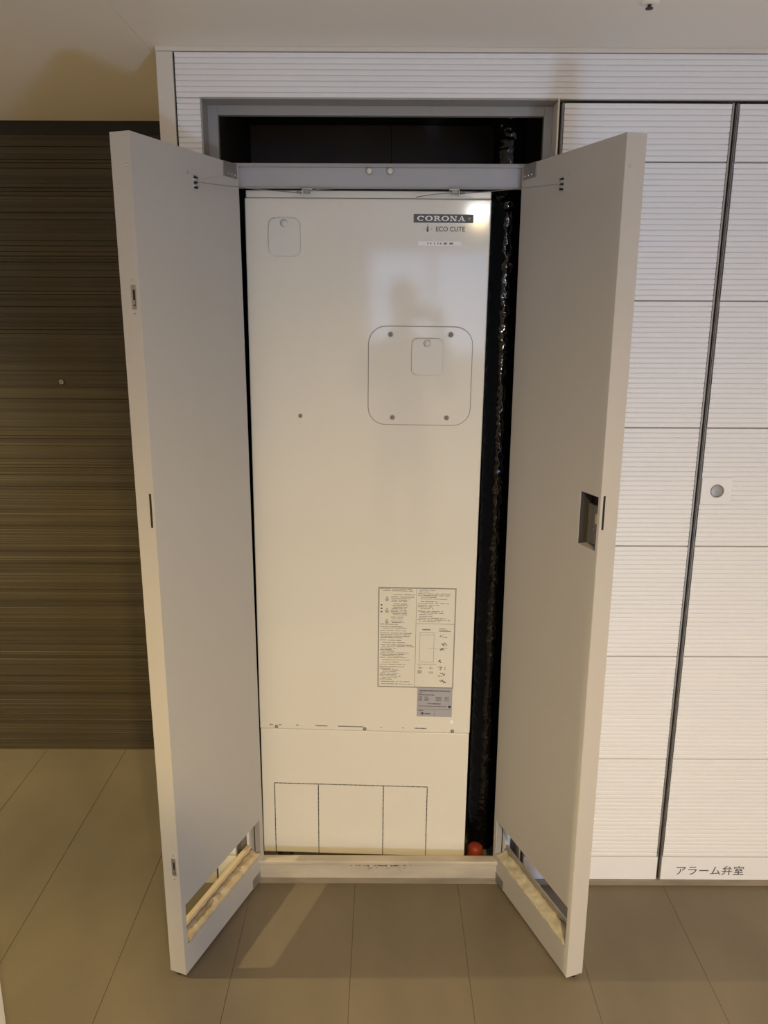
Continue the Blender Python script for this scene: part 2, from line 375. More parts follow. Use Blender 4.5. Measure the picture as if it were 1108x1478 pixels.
# ------------------------------------------------------------------ open closet doors
DW, DT, DZ0, DZ1 = 0.4330, 0.0511, 0.0117, 2.1334
screw_me = lathe_mesh([(0, 0.0016), (0.0025, 0.0013), (0.0034, 0.0), (0, 0.0)], 10, 'Y', 'screw')
def open_door(name, loc, ang, s, label):
    d = empty(name, (loc[0], loc[1], 0), (0, 0, ang)); tag(d, label, 'door', kind='structure')
    slot = (0.0165, 0.4165, 0.098, 0.2235)
    holes = [slot]
    if s > 0: holes.append((0.3515, 0.4240, 1.2225, 1.3530))
    T = DT-0.010
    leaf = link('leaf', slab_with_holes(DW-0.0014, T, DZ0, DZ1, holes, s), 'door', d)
    # pale edge band along the free edge and over the top
    e = box('edge_band', DW-0.0014, DW, s*0.0004, s*(DT-0.0008), DZ0, DZ1, 'edge', d, 0.0005)
    # outer ribbed boards (front of a board is local -y, so turn the left one round)
    bz = [(0.2235, 0.446)] + BOARDS[1:5] + [(1.801, DZ1)]
    for z0, z1 in bz:
        me = ribbed_mesh(DW-0.003, z1-z0-0.001)
        if s < 0: o = link('ribbed_board', me, 'clad', d, (0.001, -DT, min(z0, DZ1)))
        else: o = link('ribbed_board', me, 'clad', d, (DW-0.002, DT, z0), (0, 0, math.pi))
    box('plain_board', 0.001, DW-0.002, s*T, s*DT, DZ0, 0.106, 'clad', d, 0.0008)
    box('plain_board', 0.001, 0.0165, s*T, s*DT, 0.106, 0.2235, 'clad', d)
    box('plain_board', 0.4165, DW-0.002, s*T, s*DT, 0.106, 0.2235, 'clad', d)
    # vent slot: batten on the outer side, rough filler on the inner side
    if s < 0: b = box('batten', 0.0170, 0.4160, s*0.036, s*0.0505, 0.0985, 0.1200, 'wood', d, 0.001)
    else: b = box('batten', 0.0170, 0.4160, s*0.0355, s*0.0405, 0.0985, 0.1290, 'alu', d, 0.0008)
    boxes('slot_end_channel', [(0.0165, 0.0180, min(s*0.002, s*0.019), max(s*0.002, s*0.019), 0.0985, 0.2230), (0.0165, 0.0195, min(s*0.022, s*0.030), max(s*0.022, s*0.030), 0.0985, 0.2230)], 'frame', d)
    box('slot_end_dark', 0.0165, 0.0185, s*0.0190, s*0.0220, 0.0985, 0.2230, 'black', d)  # black strip painted in for the dark gap between the channel bars
    bm = bmesh.new(); n = 48; rows = []
    for i in range(n+1):
        a = 0.0172 + (0.4158-0.0172)*i/n
        row = []
        for k in range(6):
            yy = 0.0006 + 0.0345*k/5
            hh = 0.101 + (0.012 if s > 0 else 0.006)*(k/5) + 0.006*noise.noise(Vector((a*38, yy*60, 3*s))) + 0.004*noise.noise(Vector((a*90, yy*120, 9)))
            row.append(bm.verts.new((a, s*yy, hh)))
        row.append(bm.verts.new((a, s*0.0351, 0.0982))); row.append(bm.verts.new((a, s*0.0006, 0.0982)))
        rows.append(row)
    for A, B in zip(rows[:-1], rows[1:]):
        for k in range(8): bm.faces.new((A[k], B[k], B[(k+1) % 8], A[(k+1) % 8]))
    bm.faces.new(rows[0][::-1]); bm.faces.new(rows[-1])
    link('slot_filler', tomesh(bm, 'filler', True), 'fill' if s < 0 else 'fillg', d)
    # pivot plates at the hinge side
    p = box('pivot_bracket', 0.010, 0.072, -s*0.0025, s*0.001, 2.0985, DZ1+0.0008, 'plate', d, 0.0006)
    for a in (0.020, 0.036, 0.052):
        o = link('screw', screw_me, 'chrome', p, (a, -s*0.0024, 2.1065)); o.rotation_euler = (0, 0, math.pi if s > 0 else 0)
    box('pivot_bracket', 0.0, 0.074, -s*0.0018, s*0.001, DZ0-0.001, 0.0430, 'plate' if s > 0 else 'alu', d, 0.0006)
    link('pivot_pin', lathe_mesh([(0, -0.013), (0.006, -0.013), (0.006, 0.0), (0, 0.0)], 12), 'plate', d, (0.012, s*0.025, DZ0+0.001))
    link('floor_glide', lathe_mesh([(0, -0.0117), (0.007, -0.0117), (0.007, 0.0), (0, 0.0)], 12), 'black', d, (DW-0.012, s*0.030, DZ0))
    # hardware on the free edge
    box('latch_slot', DW-0.0005, DW+0.0004, s*0.0072, s*0.0128, 1.2755, 1.3570, 'black', d)  # flat black strip on the edge, colour standing in for a shaded recess
    o = link('screw', screw_me, 'plate', d, (DW, s*0.012, 2.068)); o.rotation_euler = (0, 0, -math.pi/2)
    if s < 0:
        for zc, hh in ((1.798, 0.052), (0.349, 0.052)):
            fb = box('flush_bolt', DW-0.0005, DW+0.0008, s*0.0100, s*0.0225, zc-hh/2, zc+hh/2, 'alu', d, 0.0003)
            box('bolt_recess', DW+0.0006, DW+0.0012, s*0.0125, s*0.0175, zc-hh*0.36, zc+hh*0.30, 'black', fb)
            box('bolt_lever', DW+0.0008, DW+0.0030, s*0.0130, s*0.0165, zc-hh*0.30, zc-hh*0.12, 'alu', fb, 0.0004)
            for dz in (-hh*0.68, hh*0.68):
                o = link('screw', screw_me, 'plate', fb, (DW, s*0.0165, zc+dz)); o.rotation_euler = (0, 0, -math.pi/2); o.scale = (0.7, 0.7, 0.7)
    else:
        pk = boxes('lock_pocket', [(0.3515, 0.4240, 0.0375, 0.0395, 1.2225, 1.3530), (0.3516, 0.3526, 0.0015, 0.0375, 1.2225, 1.3530), (0.4230, 0.4240, 0.0015, 0.0375, 1.2225, 1.3530), (0.3526, 0.4230, 0.0015, 0.0375, 1.3518, 1.3529)], 'dark', d)  # liner coloured dark to give the shade inside the pocket
        box('lock_case', 0.3530, 0.3900, 0.0230, 0.0372, 1.2240, 1.3220, 'plate', pk, 0.002)
        box('lock_body', 0.3900, 0.4215, 0.0230, 0.0370, 1.2560, 1.3230, 'black', pk, 0.001)
        box('latch_tongue', 0.4020, 0.4200, 0.0085, 0.0235, 1.2830, 1.3080, 'wood', pk, 0.003)
        o = link('screw', screw_me, 'chrome', pk, (0.382, 0.0230, 1.263)); o.rotation_euler = (0, 0, math.pi)
    return d
LA, RA = 1.9363, 1.9229
open_door('door_1', (-0.3785, 0.0277), math.atan2(-math.sin(LA), math.cos(LA)), -1, 'left open closet door swung outward, grey inner face, pale wood in its bottom slot')
open_door('door_2', (0.3531, 0.0260), math.atan2(-math.sin(RA), -math.cos(RA)), 1, 'right open closet door swung outward, grey inner face with square lock pocket')

def dpt(side, a, b, z):
    if side < 0: return Vector((-0.3785 + a*math.cos(LA) - b*math.sin(LA), 0.0277 - a*math.sin(LA) - b*math.cos(LA), z))
    return Vector((0.3531 - a*math.cos(RA) + b*math.sin(RA), 0.0260 - a*math.sin(RA) - b*math.cos(RA), z))

# door stays: clip on the door, wire, bracket under the transom
def stay(side, a, bx, tailx, tailz, label):
    c = dpt(side, a, -0.006, 2.065)
    e = empty('door_stay', (bx, 0.046, 2.0765)); tag(e, label, 'door stay', 'wire door stays')
    o0 = Vector((bx, 0.046, 2.0765))
    sg = 1 if side < 0 else -1
    boxes('stay_bracket', [(min(0, sg*0.026), max(0, sg*0.026), -0.010, 0.008, 0.0012, 0.0030), (min(0, sg*0.002), max(0, sg*0.002), -0.010, 0.008, -0.013, 0.0030)], 'trimw', e)
    boxes('stay_block', [(min(sg*0.002, sg*0.020), max(sg*0.002, sg*0.020), -0.004, 0.005, -0.008, 0.0012)], 'plate', e, 0.001)
    A = c - o0; B = Vector((sg*0.001, -0.002, -0.007)); mid = (A+B)/2 + Vector((0, 0, -0.004))
    pts = []
    for i in range(13):
        t = i/12; pts.append(A*(1-t)**2 + mid*2*t*(1-t) + B*t*t)
    T = Vector((tailx, 0.050, tailz)) - o0
    for i in range(1, 7):
        t = i/6; pts.append(B*(1-t) + T*t + Vector((0, -0.004*math.sin(math.pi*t), 0.003*math.sin(math.pi*t))))
    link('stay_wire', tube_mesh(pts, 0.0012, 6), 'plate', e)
    cp = link('stay_sleeve', tube_mesh([A*0.06+B*0.94, B], 0.0026, 8), 'plate', e)
    # clip on the door
    ang = math.atan2(-math.sin(LA), math.cos(LA)) if side < 0 else math.atan2(-math.sin(RA), -math.cos(RA))
    base = dpt(side, a, 0.0, 2.065) - o0
    bm = bmesh.new(); q = 1 if side < 0 else -1
    def ab(x0, x1, y0, y1, z0, z1): addbox(bm, x0, x1, min(q*y0, q*y1), max(q*y0, q*y1), z0, z1)
    ab(-0.006, 0.006, 0.0, 0.0015, -0.013, 0.015); ab(-0.005, 0.005, 0.0015, 0.009, 0.004, 0.007); ab(-0.005, 0.005, 0.0015, 0.009, -0.010, -0.007)
    link('stay_clip', tomesh(bm), 'chrome', e, base, (0, 0, ang))
    bm = bmesh.new(); ab(-0.006, 0.006, 0.0012, 0.006, 0.0085, 0.012); ab(-0.005, 0.005, 0.0012, 0.006, -0.0145, -0.0105); ab(-0.003, 0.003, 0.0015, 0.007, -0.003, 0.001)
    link('clip_spring', tomesh(bm), 'black', e, base, (0, 0, ang))
    o = link('screw', screw_me, 'chrome', e, dpt(side, a+0.029, -0.0003, 2.082) - o0); o.rotation_euler = (0, 0, ang + (math.pi if side > 0 else 0))
stay(-1, 0.200, -0.216, -0.137, 2.0805, 'wire stay running from left open door to clip under the transom')
stay(1, 0.196, 0.194, 0.081, 2.0610, 'wire stay running from right open door to clip under the transom')

# ------------------------------------------------------------------ water heater tank
tk = empty('water_heater_tank', (-0.0609, 0.0700, 0.0233), (0, 0.0072, -0.0312)); tk.scale = (0.98683,)*3
tag(tk, 'tall glossy white hot-water storage tank inside the closet', 'water heater')
box('body', -0.327, 0.327, 0.022, 0.60, 0.045, 2.070, 'tank', tk, 0.006)
for x in (-0.27, 0.27):
    for y in (0.08, 0.54):
        link('leg', lathe_mesh([(0, -0.0236), (0.03, -0.0236), (0.03, -0.016), (0.014, -0.012), (0.014, 0.050), (0, 0.050)], 14), 'black', tk, (x, y, 0.0023 if x > 0 else -0.0018))
box('front_panel', -0.332, 0.332, 0.0, 0.024, 0.4825, 2.0640, 'tank', tk, 0.0035, 3)
box('lower_cover', -0.3305, 0.3305, 0.0015, 0.024, 0.0306, 0.4815, 'tank', tk, 0.0025)
box('lid', -0.3290, 0.3310, 0.003, 0.602, 2.0650, 2.0840, 'tank', tk, 0.003)
def plate(name, u0, u1, z0, z1, r, th, m, parent=tk, y=0.0, bev=0.0012): return prism_y(name, rrect(u0, u1, z0, z1, r), y-th, y+0.001, m, parent, bev)
cap_me = lathe_mesh([(0, 0.0042), (0.003, 0.0036), (0.0055, 0.0016), (0.006, 0.0), (0, 0.0)], 14, '-Y', 'screw_cap')
# inspection cover
plate('cover_gasket', 0.0042, 0.2963, 1.4562, 1.7323, 0.0495, 0.0008, 'gasket', tk, 0, 0)
ic = plate('inspection_cover', 0.0062, 0.2943, 1.4582, 1.7303, 0.0475, 0.0035, 'tank', tk, 0, 0.0015)
for u, z in ((0.067, 1.709), (0.234, 1.710), (0.075, 1.478), (0.229, 1.479)):
    link('screw', lathe_mesh([(0.0085, 0.0), (0.0085, 0.0007), (0.0, 0.0007)], 16, '-Y'), 'cover', ic, (u, -0.0034, z))
    link('screw', cap_me, 'plate', ic, (u, -0.0038, z))
def flap(u0, u1, z0, z1, r, parent, y):
    plate('flap_shade', u0-0.0012, u1+0.0006, z0-0.0006, z1+0.0014, r+0.001, 0.0008, 'shadel', parent, y, 0)  # grey rim, wider at left and top: shading round the flap put into colour
    f = plate('flap', u0, u1, z0, z1, r, 0.0055, 'cover', parent, y, 0.0030)
    uc = (u0+u1)/2 - 0.001
    link('flap_tab', lathe_mesh([(0, 0.0022), (0.007, 0.0020), (0.0088, 0.0004), (0.009, 0)], 18, '-Y'), 'cover', f, (uc, y-0.0053, z1-0.0125))
    prism_y('tab_shadow_gap', rrect(uc-0.0105, uc+0.0105, z1-0.0235, z1-0.0028, 0.0102), y-0.0058, y-0.0045, 'gasket', f)
    link('flap_tab', lathe_mesh([(0, 0.0022), (0.0085, 0.0018), (0.0093, 0.0)], 18, '-Y'), 'cover', f, (uc+0.0012, y-0.0056, z1-0.0138))
    return f
flap(0.1270, 0.2130, 1.5990, 1.6990, 0.014, ic, -0.0035)
flap(-0.2675, -0.1820, 1.9140, 2.0125, 0.018, tk, 0.0)
link('screw', cap_me, 'plate', tk, (-0.189, -0.0002, 1.478))
# logo block
lg = box('logo_plate', 0.1245, 0.2850, -0.0006, 0.001, 2.0040, 2.0255, 'logo', tk)
def letters_corona(x0, x1, z0, h):
    bm = bmesh.new(); Y0_, Y1_ = -0.0011, -0.0005
    def quad(p):
        a = [bm.verts.new((x, Y0_, z)) for x, z in p]; b = [bm.verts.new((x, Y1_, z)) for x, z in p]
        n = len(p); bm.faces.new(a); bm.faces.new(b[::-1])
        for i in range(n): bm.faces.new((a[i], b[i], b[(i+1) % n], a[(i+1) % n]))
    adv = (x1-x0)/6; w = adv*0.86
    def R(x, z, ww, hh): quad([(x, z), (x+ww, z), (x+ww, z+hh), (x, z+hh)])
    def ring(cx, cz, rx, rz, tx, tz, a0, a1, n=22):
        for i in range(n):
            A = a0+(a1-a0)*i/n; B = a0+(a1-a0)*(i+1)/n
            P = lambda t, qx, qz: (cx+qx*math.cos(t), cz+qz*math.sin(t))
            quad([P(A, rx, rz), P(B, rx, rz), P(B, rx-tx, rz-tz), P(A, rx-tx, rz-tz)])
    st = w*0.23; th = h*0.13
    for k, ch in enumerate('CORONA'):
        x = x0 + k*adv; cx = x+w/2; cz = z0+h/2
        if ch == 'C':
            ring(cx, cz, w*0.52, h*0.5, st*1.05, th, math.radians(38), math.radians(322)); R(x+w*0.86, z0+h*0.62, w*0.10, h*0.36)
        elif ch == 'O': ring(cx, cz, w*0.55, h*0.5, st*1.1, th, 0, 2*math.pi, 28)
        elif ch == 'R':
            R(x+w*0.14, z0, st, h); R(x, z0, w*0.48, th); R(x, z0+h-th, w*0.5, th)
            ring(x+w*0.45, z0+h*0.735, w*0.42, h*0.265, st, th, -math.pi/2, math.pi/2, 12); R(x+w*0.3, z0+h*0.47, w*0.2, th)
            quad([(x+w*0.48, z0+h*0.5), (x+w*0.72, z0+h*0.5), (x+w*1.02, z0), (x+w*0.76, z0)]); R(x+w*0.72, z0, w*0.34, th)
        elif ch == 'N':
            R(x+w*0.12, z0, w*0.10, h); R(x, z0, w*0.34, th); R(x, z0+h-th, w*0.3, th)
            R(x+w*0.80, z0, w*0.10, h); R(x+w*0.68, z0+h-th, w*0.34, th)
            quad([(x+w*0.06, z0+h), (x+w*0.32, z0+h), (x+w*0.90, z0), (x+w*0.66, z0)])
        elif ch == 'A':
            quad([(x+w*0.10, z0), (x+w*0.20, z0), (x+w*0.56, z0+h), (x+w*0.44, z0+h)])
            quad([(x+w*0.66, z0), (x+w*0.92, z0), (x+w*0.62, z0+h), (x+w*0.40, z0+h)])
            R(x+w*0.26, z0+h*0.27, w*0.42, th*0.9); R(x, z0, w*0.32, th); R(x+w*0.58, z0, w*0.46, th)
    return tomesh(bm)
link('brand_lettering', letters_corona(0.1345, 0.2660, 2.0083, 0.0130), 'sticker', lg)
bm = bmesh.new()
for a in range(6):
    v = [bm.verts.new((0.2745 + r*math.cos(a*math.pi/3 + da), -0.0010, 2.0148 + r*math.sin(a*math.pi/3 + da))) for r, da in ((0.0015, -0.5), (0.0058, 0.0), (0.0015, 0.5))]
    bm.faces.new(v)
bmesh.ops.solidify(bm, geom=bm.faces[:], thickness=0.0003)
link('brand_star', tomesh(bm), 'sticker', lg)
link('product_lettering', text_mesh('ECO CUTE', 0.017, 0.0002, 0.0001, 0.078), 'ink', tk, (0.2245, -0.0006, 1.9880))
bm = bmesh.new()
def flatpoly(bm, pts, y0=-0.0008, y1=0.0004):
    a = [bm.verts.new((x, y0, z)) for x, z in pts]; b = [bm.verts.new((x, y1, z)) for x, z in pts]; n = len(pts)
    bm.faces.new(a); bm.faces.new(b[::-1])
    for i in range(n): bm.faces.new((a[i], b[i], b[(i+1) % n], a[(i+1) % n]))
flatpoly(bm, [(0.1628 + 0.0034*math.cos(t*math.pi/8)*(1.0 if t > 8 else 0.75), 1.9875 + 0.0080*math.sin(t*math.pi/8)) for t in range(16)])
flatpoly(bm, [(0.1622, 1.995), (0.1634, 1.995), (0.1634, 2.0005), (0.1622, 2.0005)])
for dx in (-0.011, 0.009): flatpoly(bm, [(0.1628+dx, 1.9870), (0.1628+dx+0.003, 1.9870), (0.1628+dx+0.003, 1.9884), (0.1628+dx, 1.9884)])
link('drop_emblem', tomesh(bm), 'logo', tk)
sk = box('model_sticker', 0.1380, 0.2545, -0.0005, 0.001, 1.9450, 1.9562, 'sticker', tk)
bm = bmesh.new()
for k, (u, w) in enumerate(((0.163, 0.003), (0.171, 0.003), (0.181, 0.003), (0.190, 0.003), (0.197, 0.004), (0.207, 0.009), (0.2225, 0.010))):
    zc = 1.9507; hh = 0.0022 if k < 5 else 0.0026
    flatpoly(bm, [(u, zc-hh), (u+w, zc-hh), (u+w, zc+hh), (u, zc+hh)], -0.0009, -0.0003)
link('sticker_print', tomesh(bm), 'inkl', sk)

# caution label
lb = box('caution_label', 0.0400, 0.2750, -0.0005, 0.001, 0.6370, 0.9655, 'paper', tk)
bd = 0.0032
boxes('label_border', [(0.0400, 0.2750, -0.0009, -0.0003, 0.6370, 0.6370+bd), (0.0400, 0.2750, -0.0009, -0.0003, 0.9655-bd, 0.9655),
      (0.0400, 0.0400+bd, -0.0009, -0.0003, 0.6370+bd, 0.9655-bd), (0.2750-bd, 0.2750, -0.0009, -0.0003, 0.6370+bd, 0.9655-bd),
      (0.1548, 0.1560, -0.0009, -0.0003, 0.6370+bd, 0.9655-bd), (0.1560, 0.2718, -0.0009, -0.0003, 0.8495, 0.8505)], 'gasket', lb)
rnd = random.Random(3)
def print_lines(bm, u0, u1, z0, z1, step, fill, seglen=(0.006, 0.03), hh=0.0011):
    z = z1
    while z > z0:
        u = u0 + rnd.choice((0, 0, 0.004, 0.008)); end = u0 + (u1-u0)*rnd.uniform(fill, 1.0)
        while u < end:
            w = min(rnd.uniform(*seglen), end-u)
            if w > 0.001: addbox(bm, u, u+w, -0.0008, -0.0002, z-hh, z+hh*rnd.uniform(0.3, 1.0))
            u += w + rnd.uniform(0.001, 0.0045)
        z -= step*rnd.choice((1, 1, 1, 1.5))
bm = bmesh.new()
print_lines(bm, 0.046, 0.150, 0.950, 0.960, 0.0058, 0.8)
print_lines(bm, 0.078, 0.152, 0.852, 0.942, 0.0050, 0.5)
print_lines(bm, 0.046, 0.152, 0.645, 0.846, 0.0052, 0.35)
print_lines(bm, 0.160, 0.262, 0.856, 0.958, 0.0056, 0.35)
link('label_print', tomesh(bm), 'inkl', lb)['kind'] = 'stuff'
bm = bmesh.new()
for zc in (0.931, 0.893, 0.858):   # warning triangles
    for (a0, a1) in (((0.062, zc-0.005), (0.0665, zc+0.005)), ((0.0665, zc+0.005), (0.071, zc-0.005)), ((0.071, zc-0.005), (0.062, zc-0.005))):
        dx, dz = a1[0]-a0[0], a1[1]-a0[1]; L = math.hypot(dx, dz); nx, nz = -dz/L*0.0006, dx/L*0.0006
        flatpoly(bm, [(a0[0]-nx, a0[1]-nz), (a1[0]-nx, a1[1]-nz), (a1[0]+nx, a1[1]+nz), (a0[0]+nx, a0[1]+nz)], -0.0008, -0.0002)
    addbox(bm, 0.062, 0.071, -0.0008, -0.0002, zc-0.0085, zc-0.0070)
for zc in (0.908, 0.897, 0.886): addbox(bm, 0.0475, 0.0525, -0.0008, -0.0002, zc-0.002, zc+0.002)
link('warning_marks', tomesh(bm), 'ink', lb)['kind'] = 'stuff'
def outline(bm, u0, u1, z0, z1, t=0.0009):
    addbox(bm, u0, u1, -0.0008, -0.0002, z0, z0+t); addbox(bm, u0, u1, -0.0008, -0.0002, z1-t, z1)
    addbox(bm, u0, u0+t, -0.0008, -0.0002, z0+t, z1-t); addbox(bm, u1-t, u1, -0.0008, -0.0002, z0+t, z1-t)
bm = bmesh.new()
outline(bm, 0.168, 0.212, 0.724, 0.822); addbox(bm, 0.168, 0.212, -0.0008, -0.0002, 0.813, 0.8138); addbox(bm, 0.175, 0.200, -0.0008, -0.0002, 0.829, 0.833)
addbox(bm, 0.195, 0.222, -0.0008, -0.0002, 0.770, 0.7706)
for k in range(9): u = 0.163 + 0.0066*k; addbox(bm, u, u+0.004, -0.0008, -0.0002, 0.7165-0.001, 0.7165+0.001)
for u in (0.170, 0.203): addbox(bm, u, u+0.001, -0.0008, -0.0002, 0.700, 0.714); addbox(bm, u-0.005, u+0.008, -0.0008, -0.0002, 0.703, 0.705)
for k in range(4): addbox(bm, 0.163, 0.176, -0.0008, -0.0002, 0.686+0.0028*k, 0.6874+0.0028*k)
for k in range(2): addbox(bm, 0.198, 0.212, -0.0008, -0.0002, 0.687+0.0032*k, 0.6884+0.0032*k)
link('tank_diagram', tomesh(bm), 'inkl', lb)
bm = bmesh.new()
for zc in (0.812, 0.785, 0.768, 0.728, 0.705, 0.682, 0.660):   # small operation sketches
    for k in range(7):
        u = 0.238 + rnd.uniform(-0.010, 0.012); z = zc + rnd.uniform(-0.006, 0.006); w = rnd.uniform(0.002, 0.009); a = rnd.uniform(-0.9, 0.9); t = 0.0009
        c, s_ = math.cos(a), math.sin(a)
        flatpoly(bm, [(u+x*c-y*s_, z+x*s_+y*c) for x, y in ((-w/2, -t), (w/2, -t), (w/2, t), (-w/2, t))], -0.0008, -0.0002)
for k in range(3): addbox(bm, 0.226, 0.262-0.008*k, -0.0008, -0.0002, 0.826+0.004*k, 0.8272+0.004*k)
link('operation_sketches', tomesh(bm), 'ink', lb)['kind'] = 'stuff'
# rating plate
rp = box('rating_plate', 0.1640, 0.2735, -0.0005, 0.001, 0.5390, 0.6362, 'silver', tk)
bm = bmesh.new()
def dashes(u0, u1, z, hh, seg):
    u = u0
    while u < u1:
        w = rnd.uniform(*seg); addbox(bm, u, min(u+w, u1), -0.0008, -0.0002, z-hh, z+hh); u += w + 0.0012
dashes(0.171, 0.267, 0.6275, 0.0017, (0.002, 0.005)); dashes(0.169, 0.180, 0.620, 0.0009, (0.002, 0.004)); dashes(0.169, 0.219, 0.6135, 0.0011, (0.003, 0.008))
for z in (0.606, 0.602, 0.598, 0.594):
    dashes(0.169, 0.180, z, 0.0009, (0.002, 0.006)); dashes(0.187, 0.200, z, 0.0008, (0.002, 0.006)); dashes(0.222, 0.240, z, 0.0008, (0.002, 0.006)); dashes(0.250, 0.262, z, 0.0007, (0.002, 0.005))
dashes(0.197, 0.214, 0.5835, 0.0010, (0.002, 0.004)); dashes(0.215, 0.238, 0.5835, 0.0016, (0.003, 0.005)); dashes(0.169, 0.256, 0.5750, 0.0008, (0.004, 0.012))
addbox(bm, 0.262, 0.270, -0.0008, -0.0002, 0.570, 0.578); addbox(bm, 0.169, 0.184, -0.0008, -0.0002, 0.559, 0.5604)
addbox(bm, 0.164, 0.2735, -0.0008, -0.0002, 0.5635, 0.5641); addbox(bm, 0.219, 0.2196, -0.0008, -0.0002, 0.539, 0.5635)
flatpoly(bm, [(0.1815+0.0042*math.cos(t*math.pi/5), 0.5495+0.0042*math.sin(t*math.pi/5)) for t in range(10)], -0.0008, -0.0002); dashes(0.1885, 0.207, 0.549, 0.0018, (0.003, 0.006))
link('plate_print', tomesh(bm), 'ink', rp)
# printed row above the seam, seam screws
bm = bmesh.new()
for u0, u1 in ((-0.300, -0.289), (-0.272, -0.262), (-0.216, -0.207), (-0.155, -0.117), (-0.083, -0.004), (0.052, 0.056), (0.120, 0.124), (0.158, 0.196)):
    u = u0
    while u < u1:
        w = rnd.uniform(0.0025, 0.005); addbox(bm, u, min(u+w, u1), -0.0006, 0.0004, 0.4975-0.0016, 0.4975+rnd.uniform(0.0008, 0.0018)); u += w+0.0012
link('panel_print', tomesh(bm), 'ink', tk)['kind'] = 'stuff'
for u in (-0.279, 0.001, 0.277): link('screw', cap_me, 'chrome', tk, (u, 0.0, 0.4905))
prism_y('round_sticker', rrect(0.2685, 0.2800, 0.5160, 0.5275, 0.0055), -0.0005, 0.001, 'sticker', tk)
# perforated knock-out lines
bm = bmesh.new(); y0, y1 = 0.0009, 0.0022
def perf(u0, u1, z0, z1, vertical):
    a, b = (z0, z1) if vertical else (u0, u1); t = a
    while t < b:
        e_ = min(t + rnd.uniform(0.006, 0.022), b)
        if vertical: addbox(bm, u0, u1, y0, y1, t, e_)
        else: addbox(bm, t, e_, y0, y1, z0, z1)
        t = e_ + 0.0016
for u in (-0.290, -0.148, 0.0625, 0.2035): perf(u-0.0014, u+0.0014, 0.031, 0.287, True)
perf(-0.290, 0.2035, 0.2868, 0.2894, False)
link('knockout_line', tomesh(bm), 'ink', tk)['kind'] = 'stuff'

# ------------------------------------------------------------------ black-wrapped pipe and red cap beside the tank
def wrapped_pipe():
    bm = bmesh.new(); nu, nv = 96, 900; rows = []
    for j in range(nv+1):
        t = j/nv; z = 0.0 + 2.36*t
        cx = 0.337 + 0.012*t + 0.003*math.sin(z*2.3); cy = 0.215 + 0.006*math.sin(z*3.1)
        r0 = 0.044 + 0.003*noise.noise(Vector((0, 0, z*3)))
        row = []
        for i in range(nu):
            a = 2*math.pi*i/nu; q = Vector((math.cos(a)*0.8, math.sin(a)*0.8, z*24))
            d = abs(noise.noise(q)) * -0.0042 + abs(noise.noise(q*2.3 + Vector((5, 1, 2)))) * -0.0024 + 0.0007*noise.noise(q*5.1) + 0.00022*noise.noise(Vector((q.x*9, q.y*9, q.z*11)))
            r = r0 + d + 0.003
            row.append(bm.verts.new((cx + r*math.cos(a), cy + r*math.sin(a), z)))
        rows.append(row)
    for A, B in zip(rows[:-1], rows[1:]):
        for i in range(nu): bm.faces.new((A[i], A[(i+1) % nu], B[(i+1) % nu], B[i]))
    bm.faces.new(rows[0][::-1]); bm.faces.new(rows[-1])
    return tomesh(bm, 'wrapped_pipe', True)
wp = link('wrapped_pipe', wrapped_pipe(), 'wrap')
tag(wp, 'crinkled shiny black plastic-wrapped pipe standing right of the tank', 'pipe')
rc = empty('red_cap', (0.304, 0.118, 0.0)); tag(rc, 'small red rubber cap on the closet floor beside the tank', 'cap')
link('cap_body', lathe_mesh([(0, 0), (0.024, 0), (0.0265, 0.006), (0.0260, 0.040), (0.0240, 0.050), (0.016, 0.056), (0, 0.060)], 20), 'red', rc, (0, 0, 0.002), (0.0, 0.10, 0.0))
link('cap_rim', lathe_mesh([(0.0255, 0.003), (0.0285, 0.004), (0.0285, 0.010), (0.0255, 0.012)], 20), 'red', rc)

# ------------------------------------------------------------------ dark entrance door and its wall, left and further back
wb = empty('wall_back'); tag(wb, 'dark brown frame wall around the dark ribbed entrance door', 'wall', kind='structure')
box('jamb_panel', -0.735, -0.5664, 0.794, 0.83, 0, 2.4, 'brownd', wb)
box('side_wall', X0, -1.705, 0.794, 0.83, 0, 2.4, 'brown', wb)
box('head_band', -1.705, -0.735, 0.794, 0.83, 2.3555, 2.4, 'brownd', wb)
box('head_gap_blocker', -1.705, -0.735, 0.801, 0.83, 2.335, 2.36, 'black', wb)  # black box added behind the gap so no world light shows through
d5 = empty('door_5', (-1.70, 0.794, 0.004)); tag(d5, 'dark brown entrance door with fine horizontal ribs and a peephole', 'door', kind='structure')
rr = random.Random(11); prof = [(0.0, 0.004)]; z = 0.0; hgt = 2.3508
while z < hgt-0.03:
    p = rr.choice((0.010, 0.012, 0.015, 0.018, 0.024)); d = rr.uniform(0.0, 0.0012); g = d + rr.choice((0.0006, 0.001, 0.0026))
    prof += [(z+0.0012, d), (z+p-0.0016, d), (z+p, g)]; z += p
prof += [(z+0.0012, 0.001), (hgt, 0.001)]
link('ribbed_leaf', ribbed_mesh(0.963, hgt, th=0.0065, profile=prof), 'brown', d5)
pv = link('peephole', lathe_mesh([(0.0085, -0.002), (0.0085, 0.003), (0.0070, 0.0045), (0.0048, 0.0035), (0.0045, 0.0005)], 18, '-Y'), 'alu', d5, (-1.191+1.70, 0, 1.510))
link('peephole_lens', lathe_mesh([(0, 0.0022), (0.003, 0.0018), (0.0046, 0.0005)], 14, '-Y'), 'glass', pv)

